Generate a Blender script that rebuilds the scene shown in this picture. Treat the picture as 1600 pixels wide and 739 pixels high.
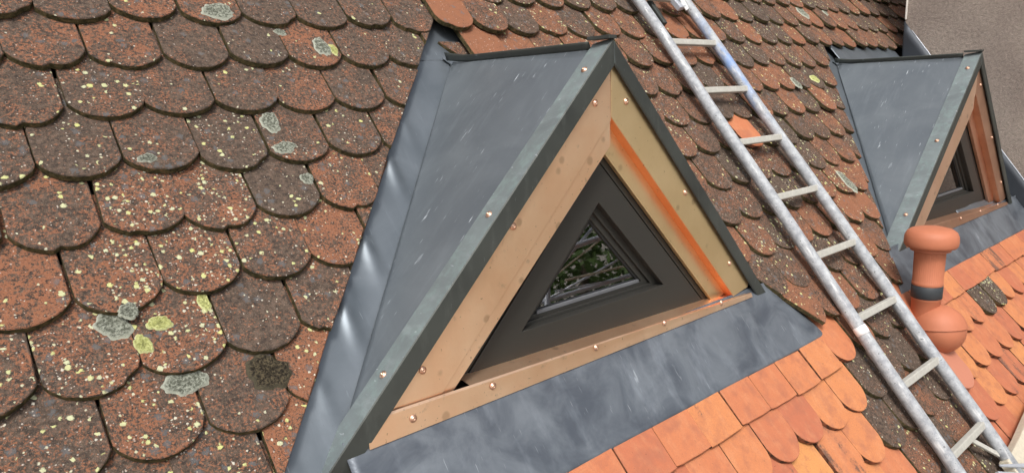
import bpy, bmesh, math, random
from math import radians, sin, cos, pi, sqrt, atan2, tan, exp
from mathutils import Vector, Matrix, noise

for o in list(bpy.data.objects): bpy.data.objects.remove(o)
SC = bpy.context.scene
COL = SC.collection
random.seed(11)
# ------------------------------------------------------------------ frame of the roof
TH = radians(51); c, s = cos(TH), sin(TH); TT = s / c
Z0 = 7.0                                   # height of the roof's origin above the yard
W, G, T = 0.18, 0.172, 0.019               # tile width, gauge, thickness
def RP(u, v, n=0.0):                       # roof point: u along the course, v down the slope, n off the roof
    return Vector((u, -v * c - n * s, Z0 - v * s + n * c))
def RV(a, b, d):                           # roof-frame vector (third axis points into the roof)
    return Vector((a, -b * c + d * s, -b * s - d * c))
RROT = Matrix.Rotation(TH, 4, 'X')         # x = course, y = up the slope, z = off the roof

# ------------------------------------------------------------------ camera
cam_d = bpy.data.cameras.new('camera'); cam = bpy.data.objects.new('camera', cam_d); COL.objects.link(cam)
SC.camera = cam
cam_d.sensor_width = 36; cam_d.lens = 1079.8 / 1600 * 36; cam_d.clip_start = 0.05; cam_d.clip_end = 500
AX = [RV(0.75473647, 0.43918628, -0.48732769), RV(-0.15715289, 0.84225466, 0.51566467), RV(0.63692687, -0.31260598, 0.7046997)]
CP = RP(-0.3899823, 1.56590255, 1.56829669)
M = Matrix.Identity(4)
for i in range(3):
    M[i][0] = AX[0][i]; M[i][1] = -AX[1][i]; M[i][2] = -AX[2][i]; M[i][3] = CP[i]
cam.matrix_world = M
def pix(P):                                # world point -> photo pixel (1600 wide) and depth
    d = P - CP; z = d.dot(AX[2])
    if z < 0.05: return (-9999, -9999, z)
    return (800 + 1079.8 * d.dot(AX[0]) / z, 369.5 + 1079.8 * d.dot(AX[1]) / z, z)

# ------------------------------------------------------------------ light
SUN_EL, SUN_AZ = radians(55), radians(222)
w = bpy.data.worlds.new('World'); SC.world = w; w.use_nodes = True
nt = w.node_tree; bg = nt.nodes['Background']
sky = nt.nodes.new('ShaderNodeTexSky'); sky.sky_type = 'NISHITA'; sky.sun_disc = False
sky.sun_elevation = SUN_EL; sky.sun_rotation = SUN_AZ; sky.air_density = 1.0; sky.dust_density = 6.0; sky.ozone_density = 1.0
hs = nt.nodes.new('ShaderNodeHueSaturation'); hs.inputs['Saturation'].default_value = 0.35   # a veil of cloud
nt.links.new(sky.outputs[0], hs.inputs['Color']); nt.links.new(hs.outputs[0], bg.inputs[0]); bg.inputs[1].default_value = 0.105
sun_d = bpy.data.lights.new('sun', 'SUN'); sun = bpy.data.objects.new('sun', sun_d); COL.objects.link(sun)
sun_d.energy = 1.5; sun_d.angle = radians(14); sun_d.color = (1, 0.96, 0.9)
to_sun = Vector((sin(SUN_AZ) * cos(SUN_EL), cos(SUN_AZ) * cos(SUN_EL), sin(SUN_EL)))
sun.rotation_euler = to_sun.to_track_quat('Z', 'Y').to_euler(); sun.location = (0, 0, 20)
SC.view_settings.view_transform = 'Standard'; SC.view_settings.look = 'None'
SC.view_settings.exposure = 0.68; SC.view_settings.gamma = 1.0
SC.view_settings.use_curve_mapping = False

# ------------------------------------------------------------------ materials
class NT:
    def __init__(self, name):
        self.m = bpy.data.materials.new(name); self.m.use_nodes = True
        self.t = self.m.node_tree; self.b = self.t.nodes['Principled BSDF']
    def n(self, kind, **kw):
        x = self.t.nodes.new(kind)
        for k, v in kw.items(): setattr(x, k, v)
        return x
    def l(self, a, b): self.t.links.new(a, b)
    def val(self, sock, v):
        if hasattr(v, 'is_output'): self.l(v, sock)
        else: sock.default_value = v
    def math(self, op, a, b=0.0, clamp=False):
        x = self.n('ShaderNodeMath', operation=op, use_clamp=clamp); self.val(x.inputs[0], a); self.val(x.inputs[1], b); return x.outputs[0]
    def vmath(self, op, a, b):
        x = self.n('ShaderNodeVectorMath', operation=op); self.val(x.inputs[0], a); self.val(x.inputs[1], b); return x.outputs[0]
    def noise(self, vec, scale, detail=4, rough=0.55, dist=0.0):
        x = self.n('ShaderNodeTexNoise'); self.val(x.inputs['Vector'], vec); x.inputs['Scale'].default_value = scale
        x.inputs['Detail'].default_value = detail; x.inputs['Roughness'].default_value = rough; x.inputs['Distortion'].default_value = dist
        return x.outputs[0]
    def step(self, v, lo, hi):               # smooth threshold
        x = self.n('ShaderNodeMapRange', interpolation_type='SMOOTHSTEP'); self.val(x.inputs['Value'], v)
        self.val(x.inputs['From Min'], lo); self.val(x.inputs['From Max'], hi); return x.outputs[0]
    def mix(self, f, a, b):
        x = self.n('ShaderNodeMix', data_type='RGBA'); self.val(x.inputs[0], f); self.val(x.inputs[6], col(a)); self.val(x.inputs[7], col(b)); return x.outputs[2]
    def ramp(self, f, stops):
        x = self.n('ShaderNodeValToRGB'); e = x.color_ramp.elements
        while len(e) < len(stops): e.new(0.5)
        for i, (p, cc) in enumerate(stops): e[i].position = p; e[i].color = col(cc)
        self.val(x.inputs[0], f); return x.outputs[0]
    def voro(self, vec, scale, rnd=1.0, feature='F1', dims='2D'):
        x = self.n('ShaderNodeTexVoronoi', voronoi_dimensions=dims, feature=feature); self.val(x.inputs['Vector'], vec)
        x.inputs['Scale'].default_value = scale; x.inputs['Randomness'].default_value = rnd; return x
    def objvec(self, rnd=True):
        tc = self.n('ShaderNodeTexCoord'); v = tc.outputs['Object']
        if rnd:
            oi = self.n('ShaderNodeObjectInfo'); self.rand = oi.outputs['Random']
            cx = self.n('ShaderNodeCombineXYZ'); self.l(self.math('MULTIPLY', self.rand, 37.0), cx.inputs[0]); self.l(self.math('MULTIPLY', self.rand, 91.0), cx.inputs[1]); self.l(self.math('MULTIPLY', self.rand, 13.0), cx.inputs[2])
            v = self.vmath('ADD', v, cx.outputs[0])
        return v
    def mapping(self, vec, scale=(1, 1, 1), rot=(0, 0, 0)):
        x = self.n('ShaderNodeMapping'); self.l(vec, x.inputs[0]); x.inputs['Scale'].default_value = scale; x.inputs['Rotation'].default_value = rot; return x.outputs[0]
    def attr(self, name):
        x = self.n('ShaderNodeAttribute', attribute_type='OBJECT', attribute_name=name); return x.outputs['Fac']
    def bump(self, h, strength=0.4, dist=0.01):
        x = self.n('ShaderNodeBump'); x.inputs['Strength'].default_value = strength; x.inputs['Distance'].default_value = dist; self.l(h, x.inputs['Height']); self.l(x.outputs[0], self.b.inputs['Normal'])
    def out(self, color=None, rough=None, metal=None, spec=None):
        for k, v in (('Base Color', col(color) if color is not None else None), ('Roughness', rough), ('Metallic', metal), ('Specular IOR Level', spec)):
            if v is not None: self.val(self.b.inputs[k], v)
        return self.m
def col(v):
    if hasattr(v, 'is_output'): return v
    if len(v) == 3: return (*v, 1.0)
    return v

def m_weathered():
    k = NT('weathered_clay'); v = k.objvec()
    lich, red, grain = k.attr('lichen'), k.attr('red'), k.attr('grain')
    big, mid, fine = k.noise(v, 16, 5, 0.6), k.noise(v, 150, 5, 0.66), k.noise(v, 360, 3, 0.7)
    t = k.math('ADD', k.math('MULTIPLY', big, 0.6), k.math('ADD', k.math('MULTIPLY', mid, 1.25), k.math('MULTIPLY', fine, 0.45)))
    t = k.math('ADD', k.math('SUBTRACT', t, 1.15), k.math('MULTIPLY', red, 1.4))             # about 0, + = bare clay shows
    bare = k.step(t, k.math('ADD', -0.16, k.math('MULTIPLY', grain, 0.12)), k.math('SUBTRACT', 0.22, k.math('MULTIPLY', grain, 0.12)))
    clay = k.mix(k.noise(v, 40, 3), (0.325, 0.134, 0.070), (0.235, 0.107, 0.064))
    dark = k.mix(k.step(k.noise(v, 75, 5, 0.75), 0.3, 0.7), (0.043, 0.033, 0.027), (0.160, 0.114, 0.086))
    base = k.mix(bare, dark, clay)
    pit = k.step(k.noise(v, 190, 4, 0.75), 0.55, 0.66)                # black algae specks
    base = k.mix(k.math('MULTIPLY', pit, k.math('MULTIPLY', grain, 0.75)), base, (0.03, 0.026, 0.026))
    grit = k.step(k.noise(k.vmath('ADD', v, (5, 3, 1)), 330, 2, 0.6), 0.6, 0.7)
    base = k.mix(k.math('MULTIPLY', grit, k.math('MULTIPLY', grain, 0.34)), base, (0.36, 0.31, 0.27))
    # blue-grey crusts
    vg = k.voro(k.vmath('ADD', v, (3.3, 7.1, 0)), 38); dg = k.math('ADD', vg.outputs['Distance'], k.math('MULTIPLY', k.math('SUBTRACT', mid, 0.5), 1.6))
    sg = k.n('ShaderNodeSeparateColor'); k.l(vg.outputs['Color'], sg.inputs[0])
    gm = k.math('MULTIPLY', k.math('SUBTRACT', 1.0, k.step(dg, 0.22, 0.36)), k.math('GREATER_THAN', sg.outputs[0], 0.88))
    base = k.mix(k.math('MULTIPLY', gm, 0.6), base, (0.145, 0.15, 0.155))
    # yellow-green discs and pale flecks, as many as the tile's own lichen count asks for
    wob = k.math('MULTIPLY', k.math('SUBTRACT', k.noise(v, 260, 3, 0.6), 0.5), 0.7)
    clus = k.math('MULTIPLY', k.step(k.noise(k.vmath('ADD', v, (8, 8, 2)), 13, 3, 0.6), 0.38, 0.66), 2.3)
    lich = k.math('MULTIPLY', lich, k.math('ADD', clus, 0.12))
    def dots(off, scale, r0, r1, dens, bias):
        vv = k.voro(k.vmath('ADD', v, off), scale); sp = k.n('ShaderNodeSeparateColor'); k.l(vv.outputs['Color'], sp.inputs[0])
        d = k.math('ADD', vv.outputs['Distance'], wob)
        rad = k.math('ADD', r0, k.math('MULTIPLY', sp.outputs[1], r1 - r0))
        a = k.math('SUBTRACT', 1.0, k.step(d, k.math('SUBTRACT', rad, 0.10), k.math('ADD', rad, 0.05)))
        b = k.math('LESS_THAN', sp.outputs[0], k.math('ADD', k.math('MULTIPLY', lich, dens), bias))
        return k.math('MULTIPLY', a, b), sp.outputs[2]
    y1, c1 = dots((1.7, 0.3, 0), 62, 0.16, 0.44, 0.15, 0.004)
    y2, c2 = dots((9.1, 4.2, 0), 115, 0.14, 0.40, 0.07, 0.004)
    y3, c3 = dots((6.1, 2.2, 0), 190, 0.16, 0.40, 0.05, 0.020)
    crus = k.math('MULTIPLY', k.step(k.noise(k.vmath('ADD', v, (2, 9, 4)), 34, 6, 0.8), 0.63, 0.68), k.math('MULTIPLY', k.step(lich, 0.15, 0.6), k.step(fine, 0.35, 0.5)))
    base = k.mix(k.math('MULTIPLY', crus, 0.75), base, (0.36, 0.365, 0.29))
    base = k.mix(k.math('MULTIPLY', y3, 0.8), base, (0.52, 0.46, 0.40))
    base = k.mix(y2, base, k.mix(c2, (0.52, 0.51, 0.34), (0.58, 0.55, 0.47)))
    base = k.mix(y1, base, k.mix(c1, (0.60, 0.60, 0.24), (0.56, 0.57, 0.38)))
    h = k.math('ADD', k.math('MULTIPLY', mid, 0.6), k.math('ADD', k.math('MULTIPLY', fine, 0.5), k.math('MULTIPLY', k.math('ADD', y1, gm), 0.25)))
    k.bump(h, 0.9, 0.007)
    return k.out(base, 0.95, 0.0, 0.2)
def m_edge():
    k = NT('mossy_clay_edge'); v = k.objvec()
    a = k.noise(v, 60, 5, 0.7); b = k.noise(v, 200, 3)
    base = k.ramp(a, [(0.30, (0.022, 0.019, 0.012)), (0.48, (0.070, 0.062, 0.032)), (0.60, (0.13, 0.10, 0.052)), (0.72, (0.24, 0.12, 0.065))])
    k.bump(b, 0.8, 0.006); return k.out(base, 1.0, 0, 0.1)
def m_new():
    k = NT('fresh_clay'); v = k.objvec()
    soot, hue = k.attr('soot'), k.attr('hue')
    base = k.ramp(hue, [(0.0, (0.42, 0.135, 0.072)), (0.35, (0.49, 0.175, 0.080)), (0.7, (0.54, 0.215, 0.085)), (1.0, (0.60, 0.29, 0.092))])
    st = k.noise(k.mapping(v, (30, 14, 5)), 1.0, 5, 0.7)
    base = k.mix(k.math('MULTIPLY', k.step(st, 0.45, 0.7), 0.30), base, (0.58, 0.29, 0.15))
    base = k.mix(k.math('MULTIPLY', k.step(k.noise(v, 16, 5, .65), 0.45, 0.70), 0.6), base, (0.31, 0.115, 0.072))
    pits = k.step(k.noise(v, 130, 2, 0.5), 0.70, 0.76)
    base = k.mix(k.math('MULTIPLY', pits, 0.7), base, (0.13, 0.06, 0.04))
    sm = k.math('ADD', k.noise(k.mapping(v, (22, 5, 5)), 1.0, 3, 0.6), k.math('MULTIPLY', k.noise(v, 120, 4, 0.7), 0.55))
    sm = k.step(k.math('ADD', sm, soot), 1.02, 1.2)
    base = k.mix(k.math('MULTIPLY', sm, 0.85), base, (0.062, 0.055, 0.05))
    k.bump(k.math('ADD', k.math('MULTIPLY', st, 0.3), k.noise(v, 210, 3, 0.7)), 0.4, 0.004)
    base = k.mix(k.math('MULTIPLY', k.step(k.noise(v, 230, 3, 0.7), 0.35, 0.65), 0.3), base, (0.30, 0.12, 0.075))
    return k.out(base, 0.85, 0, 0.25)
def m_new_edge():
    k = NT('fresh_clay_edge'); v = k.objvec()
    base = k.ramp(k.noise(v, 45, 4), [(0.4, (0.05, 0.032, 0.024)), (0.62, (0.26, 0.10, 0.055))])
    return k.out(base, 0.95, 0, 0.1)
def m_zinc(name, tone, tone2, rough=0.42, metal=0.75, marks=0.5, smudge=0.5, streak_rot=TH, patina=0.0, sm=(26, 4, 9), bl=3.2, bump=0.2, cheek=False):
    k = NT(name); v0 = k.objvec(False); v = k.mapping(v0, rot=(-streak_rot, 0, 0))
    if cheek:                                # marks run down the cheek
        sx = k.n('ShaderNodeSeparateXYZ'); k.l(v0, sx.inputs[0]); cb = k.n('ShaderNodeCombineXYZ'); k.l(sx.outputs[1], cb.inputs[0])
        k.l(k.math('MULTIPLY', k.math('ADD', sx.outputs[0], sx.outputs[2]), 0.7), cb.inputs[1]); v = cb.outputs[0]
    a = k.noise(v, bl, 5, 0.6, 0.6); b = k.noise(k.mapping(v, sm), 1.0, 5, 0.65); d = k.noise(v, 60, 4, 0.7)
    base = k.mix(k.step(a, 0.3, 0.7), tone, tone2)
    base = k.mix(k.math('MULTIPLY', k.step(b, 0.5, 0.75), smudge), base, tuple(min(1, x * 1.9 + 0.03) for x in tone2))
    gate = k.step(k.noise(v, 6.0, 3), 0.50, 0.66)
    scr = k.step(k.noise(k.mapping(v, (170, 14, 40), (0, 0, 0.35)), 1.0, 2, 0.5), 0.70, 0.77)
    fl = k.step(k.noise(k.mapping(v, (44, 9, 20), (0, 0, 0.5)), 1.0, 3, 0.6), 0.66, 0.74)
    mk = k.math('MULTIPLY', k.math('MAXIMUM', scr, k.math('MULTIPLY', fl, gate)), marks, True)
    base = k.mix(mk, base, (0.50, 0.54, 0.58))
    if patina: base = k.mix(k.math('MULTIPLY', k.step(k.noise(v, 22, 6, 0.75), 0.45, 0.65), patina), base, (0.24, 0.33, 0.31))
    dirt = k.step(k.noise(k.vmath('ADD', v, (4, 4, 4)), 150, 3, 0.7), 0.66, 0.74)
    base = k.mix(k.math('MULTIPLY', dirt, 0.35), base, (0.05, 0.05, 0.055))
    r = k.math('ADD', rough - 0.12, k.math('MULTIPLY', a, 0.26), True)
    k.bump(k.math('ADD', k.math('MULTIPLY', a, 1.0), k.math('MULTIPLY', d, 0.03)), bump, 0.02)
    return k.out(base, r, k.math('SUBTRACT', metal, k.math('MULTIPLY', mk, 0.5)), 0.4)
def m_copper(name, tone, tone2, rough=0.4, metal=0.9):
    k = NT(name); v = k.objvec(False)
    a = k.noise(v, 5, 5, 0.6); b = k.noise(k.mapping(v, (40, 40, 6), (0, radians(45), 0)), 1.0, 4)
    base = k.mix(k.step(a, 0.3, 0.72), tone, tone2)
    sm = k.math('MULTIPLY', k.step(k.noise(v, 24, 5, 0.65), 0.60, 0.72), 0.32)
    base = k.mix(sm, base, tuple(x * 0.45 for x in tone2))
    fp = k.voro(v, 11, 1.0, 'F1', '3D'); fs = k.n('ShaderNodeSeparateColor'); k.l(fp.outputs['Color'], fs.inputs[0])
    fm = k.math('MULTIPLY', k.math('SUBTRACT', 1.0, k.step(k.math('ADD', fp.outputs['Distance'], k.math('MULTIPLY', k.math('SUBTRACT', a, 0.5), 0.25)), 0.08, 0.17)), k.math('GREATER_THAN', fs.outputs[0], 0.4))
    base = k.mix(k.math('MULTIPLY', fm, 0.38), base, (0.30, 0.17, 0.10))
    sp = k.math('MULTIPLY', k.step(k.noise(v, 95, 2, 0.6), 0.68, 0.74), 0.5)
    base = k.mix(sp, base, (0.20, 0.10, 0.06))
    k.bump(a, 0.14, 0.02)
    return k.out(base, k.math('ADD', rough - 0.1, k.math('MULTIPLY', a, 0.2)), metal)
def m_plain(name, color, rough=0.6, metal=0.0, var=0.25, scale=30, bump=0.15, spec=0.4, bd=0.005):
    k = NT(name); v = k.objvec(False); a = k.noise(v, scale, 5, 0.65)
    base = k.mix(a, tuple(x * (1 - var) for x in color), tuple(min(1, x * (1 + var)) for x in color))
    if bump: k.bump(k.noise(v, scale * 4, 4, 0.65), bump, bd)
    return k.out(base, rough, metal, spec)
def m_ladder(name, blue):
    k = NT(name); v = k.objvec(False); a = k.noise(v, 35, 5, 0.7); b = k.noise(k.mapping(v, (60, 9, 60)), 1.0, 4)
    base = k.mix(k.step(a, 0.3, 0.7), (0.25, 0.262, 0.285), (0.43, 0.45, 0.47))
    base = k.mix(k.math('MULTIPLY', k.step(b, 0.55, 0.72), 0.7), base, (0.66, 0.67, 0.67))
    base = k.mix(k.math('MULTIPLY', k.step(k.noise(v, 70, 3), 0.66, 0.7), 0.8), base, (0.13, 0.13, 0.14))
    if blue:                                 # smears of blue paint on one stretch of the rail
        sx = k.n('ShaderNodeSeparateXYZ'); k.l(v, sx.inputs[0]); y = sx.outputs[1]
        gate = k.math('MULTIPLY', k.step(y, 1.75, 2.05), k.math('SUBTRACT', 1.0, k.step(y, 2.3, 2.6)))
        pm = k.math('MULTIPLY', gate, k.step(k.noise(k.mapping(v, (22, 7, 22)), 1.0, 4, 0.6), 0.40, 0.66))
        base = k.mix(k.math('MULTIPLY', pm, 0.8), base, (0.17, 0.29, 0.56))
    k.bump(a, 0.25, 0.006)
    return k.out(base, 0.68, 0.15, 0.35)
def m_wall():
    k = NT('rough_render'); v = k.objvec(False)
    a, b, d = k.noise(v, 2.2, 5, 0.6), k.noise(v, 46, 6, 0.75), k.noise(v, 130, 3, 0.7)
    base = k.mix(k.step(a, 0.3, 0.7), (0.28, 0.23, 0.20), (0.37, 0.31, 0.265))
    base = k.mix(k.step(b, 0.3, 0.7), k.mix(0.35, base, (0.06, 0.05, 0.045)), base)
    base = k.mix(k.math('MULTIPLY', k.step(d, 0.58, 0.7), 0.35), base, (0.42, 0.36, 0.31))
    k.bump(k.math('ADD', b, k.math('MULTIPLY', d, 0.6)), 0.9, 0.012)
    return k.out(base, 0.95, 0, 0.2)
def m_lichen(name, inner, rim, mid):
    k = NT(name); v = k.objvec()
    at = k.n('ShaderNodeAttribute', attribute_name='rim'); a = k.noise(v, 160, 5, 0.75); b = k.noise(v, 60, 4, 0.7)
    base = k.mix(k.step(a, 0.42, 0.62), k.mix(b, inner, tuple(x * 0.35 for x in inner)), mid)
    base = k.mix(k.math('MULTIPLY', k.step(at.outputs['Fac'], 0.72, 0.97), 0.9), base, rim)
    k.bump(a, 1.0, 0.008); return k.out(base, 1.0, 0, 0.1)
def m_glass():
    k = NT('window_glass'); t = k.t; t.nodes.remove(k.b)
    o = t.nodes['Material Output']; tr = k.n('ShaderNodeBsdfTransparent'); tr.inputs[0].default_value = (0.75, 0.8, 0.78, 1)
    gl = k.n('ShaderNodeBsdfGlossy'); gl.inputs['Roughness'].default_value = 0.015; gl.inputs[0].default_value = (1, 1, 1, 1)
    fr = k.n('ShaderNodeFresnel'); fr.inputs[0].default_value = 2.6
    mx = k.n('ShaderNodeMixShader'); k.l(fr.outputs[0], mx.inputs[0]); k.l(tr.outputs[0], mx.inputs[1]); k.l(gl.outputs[0], mx.inputs[2]); k.l(mx.outputs[0], o.inputs[0])
    return k.m
MT = dict(old=m_weathered(), edge=m_edge(), new=m_new(), new_edge=m_new_edge(),
    sheet=m_zinc('zinc_sheet', (0.125, 0.144, 0.163), (0.16, 0.182, 0.20), 0.42, 0.4, 0.8, 0.12, bump=0.10, cheek=True),
    flash=m_zinc('zinc_flashing', (0.135, 0.158, 0.180), (0.175, 0.20, 0.225), 0.42, 0.6, 0.3, 0.10, bump=0.06),
    apron=m_zinc('zinc_apron', (0.082, 0.095, 0.116), (0.165, 0.187, 0.213), 0.38, 0.35, 0.35, 0.32, sm=(9, 3.2, 4), bl=6),
    cap=m_zinc('zinc_cap', (0.145, 0.168, 0.175), (0.20, 0.235, 0.24), 0.5, 0.3, 0.6, 0.3, radians(45), 0.4),
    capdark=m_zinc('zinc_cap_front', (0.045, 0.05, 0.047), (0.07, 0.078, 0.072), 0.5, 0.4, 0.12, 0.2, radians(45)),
    copper=m_copper('copper_bright', (0.94, 0.585, 0.37), (0.98, 0.675, 0.455), 0.32, 0.88),
    copper2=m_copper('copper_olive', (0.76, 0.56, 0.31), (0.82, 0.62, 0.36), 0.36, 0.85),  # olive-gold tone for the right-hand copper of the first dormer
    copper4=m_copper('copper_bounce_tint', (0.88, 0.30, 0.12), (0.92, 0.36, 0.16), 0.4, 0.7),  # orange of light bouncing between copper faces, put into the base colour
    copper5=m_copper('copper_dull', (0.76, 0.51, 0.35), (0.82, 0.58, 0.42), 0.40, 0.8),
    copper3=m_copper('copper_brown', (0.52, 0.30, 0.20), (0.62, 0.38, 0.26), 0.4, 0.85),
    screw=m_plain('copper_screw', (0.78, 0.50, 0.36), 0.35, 0.9, 0.2, 60, 0),
    frame=m_plain('anthracite_paint', (0.030, 0.029, 0.026), 0.42, 0, 0.08, 12, 0.03),
    seal=m_plain('rubber_seal', (0.012, 0.012, 0.012), 0.6, 0, 0.1, 20, 0),
    bead=m_plain('glazing_bead_grey', (0.16, 0.165, 0.18), 0.4, 0.3, 0.2, 20, 0),
    dark=m_plain('unlit_room_panel', (0.02, 0.018, 0.016), 0.9, 0, 0.3, 8, 0), glass=m_glass(),  # near-black colour stands in for the unlit room behind the pane
    deck=m_plain('dark_underlay', (0.03, 0.026, 0.022), 1, 0, 0.4, 10, 0),
    ladder=m_ladder('ladder_alloy', False), ladderb=m_ladder('ladder_alloy_blue_smeared', True),
    rung=m_plain('pale_rung', (0.45, 0.44, 0.40), 0.7, 0.1, 0.25, 45, 0.4),
    white=m_plain('white_coating', (0.75, 0.76, 0.76), 0.5, 0, 0.1, 20, 0),
    vent=m_plain('terracotta_plastic', (0.44, 0.152, 0.080), 0.6, 0, 0.16, 9, 0.05), band=m_plain('black_rubber_band', (0.035, 0.04, 0.045), 0.5, 0, 0.1, 20, 0),
    plate=m_plain('salmon_plastic', (0.45, 0.18, 0.115), 0.6, 0, 0.08, 14, 0.05),
    wall=m_wall(), wallflash=m_plain('dark_zinc', (0.05, 0.056, 0.066), 0.5, 0.5, 0.25, 6, 0.05),
    lich=m_lichen('grey_green_lichen', (0.17, 0.18, 0.14), (0.46, 0.48, 0.40), (0.40, 0.42, 0.35)),
    lichy=m_lichen('yellow_green_lichen', (0.50, 0.52, 0.18), (0.66, 0.68, 0.34), (0.62, 0.64, 0.28)),
    moss=m_lichen('dark_moss', (0.035, 0.03, 0.024), (0.09, 0.08, 0.055), (0.13, 0.105, 0.065)),
    board=m_plain('cream_board', (0.66, 0.60, 0.48), 0.9, 0, 0.2, 60, 0.8, 0.3, 0.01), galv=m_plain('galvanised_steel', (0.55, 0.58, 0.64), 0.4, 0.5, 0.2, 40, 0.1),
    green=m_plain('green_plastic', (0.10, 0.26, 0.06), 0.6, 0, 0.3, 20, 0.1), pink=m_plain('pink_tape', (0.75, 0.22, 0.40), 0.6, 0, 0.1, 20, 0),
    leaf=m_plain('leaf', (0.075, 0.13, 0.03), 0.6, 0, 0.5, 3, 0), bark=m_plain('bark', (0.09, 0.07, 0.05), 0.95, 0, 0.4, 12, 0.6),
    yard=m_plain('yard', (0.36, 0.335, 0.295), 0.95, 0, 0.3, 2, 0.3), mortar=m_plain('white_mortar', (0.62, 0.58, 0.53), 0.9, 0, 0.2, 40, 0.4))

# ------------------------------------------------------------------ mesh helpers
def mesh(name, verts, faces, mats, midx=None, smooth=False):
    me = bpy.data.meshes.new(name); me.from_pydata([tuple(v) for v in verts], [], faces)
    for m in (mats if isinstance(mats, (list, tuple)) else [mats]): me.materials.append(MT[m])
    if midx: me.polygons.foreach_set('material_index', midx)
    if smooth: me.polygons.foreach_set('use_smooth', [True] * len(faces))
    me.update(); return me
def link(name, me, parent=None, mw=None):
    o = bpy.data.objects.new(name, me); COL.objects.link(o)
    if parent: o.parent = parent
    if mw is not None: o.matrix_basis = mw
    return o
def thing(name, label, cat, loc=(0, 0, 0), rot=None, group=None):
    o = bpy.data.objects.new(name, None); COL.objects.link(o); o.location = loc; o.empty_display_size = 0.2
    if rot is not None: o.rotation_euler = rot
    tag(o, label, cat, group); return o
def tag(o, label=None, cat=None, group=None, kind=None):
    if label: o['label'] = label
    if cat: o['category'] = cat
    if group: o['group'] = group
    if kind: o['kind'] = kind
    return o
def fixnormals(me):
    bm = bmesh.new(); bm.from_mesh(me); bmesh.ops.recalc_face_normals(bm, faces=bm.faces); bm.to_mesh(me); bm.free(); return me
def prism(name, poly, f, b, mats, parent, bev=0.0):
    """poly of (x,z); front at out=f, back at out=b; local frame x, -out, z"""
    n = len(poly); V = [(x, -f, z) for x, z in poly] + [(x, -b, z) for x, z in poly]
    F = [list(range(n)), list(range(2 * n - 1, n - 1, -1))] + [[i, i + n, (i + 1) % n + n, (i + 1) % n] for i in range(n)]
    me = fixnormals(mesh(name, V, F, mats)); o = link(name, me, parent)
    if bev: bevel(o, bev)
    return o
def bevel(o, w, seg=2):
    m = o.modifiers.new('bevel', 'BEVEL'); m.width = w; m.segments = seg; m.limit_method = 'ANGLE'; m.angle_limit = radians(35); return o
def box(name, cx, cy, cz, sx, sy, sz, m, parent=None, mw=None, bev=0.0):
    V = [(cx + a * sx / 2, cy + b * sy / 2, cz + d * sz / 2) for a in (-1, 1) for b in (-1, 1) for d in (-1, 1)]
    F = [[0, 1, 3, 2], [4, 6, 7, 5], [0, 4, 5, 1], [2, 3, 7, 6], [0, 2, 6, 4], [1, 5, 7, 3]]
    o = link(name, fixnormals(mesh(name, V, F, m)), parent, mw)
    if bev: bevel(o, bev)
    return o
def tube(name, pts, r, m, parent=None, seg=16, cap=True):
    pts = [Vector(p) for p in pts]; V = []; F = []
    for i, p in enumerate(pts):
        d = (pts[min(i + 1, len(pts) - 1)] - pts[max(i - 1, 0)]).normalized()
        a = d.orthogonal().normalized() if i == 0 else (a - d * a.dot(d)).normalized()
        b = d.cross(a); rr = r[i] if isinstance(r, (list, tuple)) else r
        V += [p + a * rr * cos(2 * pi * j / seg) + b * rr * sin(2 * pi * j / seg) for j in range(seg)]
    for i in range(len(pts) - 1):
        F += [[i * seg + j, i * seg + (j + 1) % seg, (i + 1) * seg + (j + 1) % seg, (i + 1) * seg + j] for j in range(seg)]
    nb = len(F)
    if cap: F += [list(range(seg))[::-1], list(range((len(pts) - 1) * seg, len(pts) * seg))]
    me = mesh(name, V, F, m); me.polygons.foreach_set('use_smooth', [True] * nb + [False] * (len(F) - nb))
    return link(name, me, parent)
def lathe(name, prof, m, parent, seg=40, fn=None):
    V = []; F = []
    for i, (r, z) in enumerate(prof):
        for j in range(seg):
            a = 2 * pi * j / seg; rr = fn(r, z, a) if fn else r
            V.append((rr * cos(a), rr * sin(a), z))
    for i in range(len(prof) - 1):
        F += [[i * seg + j, i * seg + (j + 1) % seg, (i + 1) * seg + (j + 1) % seg, (i + 1) * seg + j] for j in range(seg)]
    F += [list(range(seg))[::-1], list(range((len(prof) - 1) * seg, len(prof) * seg))]
    me = mesh(name, V, F, m, smooth=True); o = link(name, me, parent)
    e = o.modifiers.new('split', 'EDGE_SPLIT'); e.split_angle = radians(50); return o
def sheet(name, fn, nu, nv, m, parent, thick=0.003):
    V = [fn(i / nu, j / nv) for j in range(nv + 1) for i in range(nu + 1)]
    F = [[j * (nu + 1) + i, j * (nu + 1) + i + 1, (j + 1) * (nu + 1) + i + 1, (j + 1) * (nu + 1) + i] for j in range(nv) for i in range(nu)]
    me = mesh(name, V, F, m, smooth=True); o = link(name, me, parent)
    md = o.modifiers.new('thickness', 'SOLIDIFY'); md.thickness = thick; md.offset = -1; return o
def nz(x, y, z, sc): return noise.noise(Vector((x * sc, y * sc, z * sc)))

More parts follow.
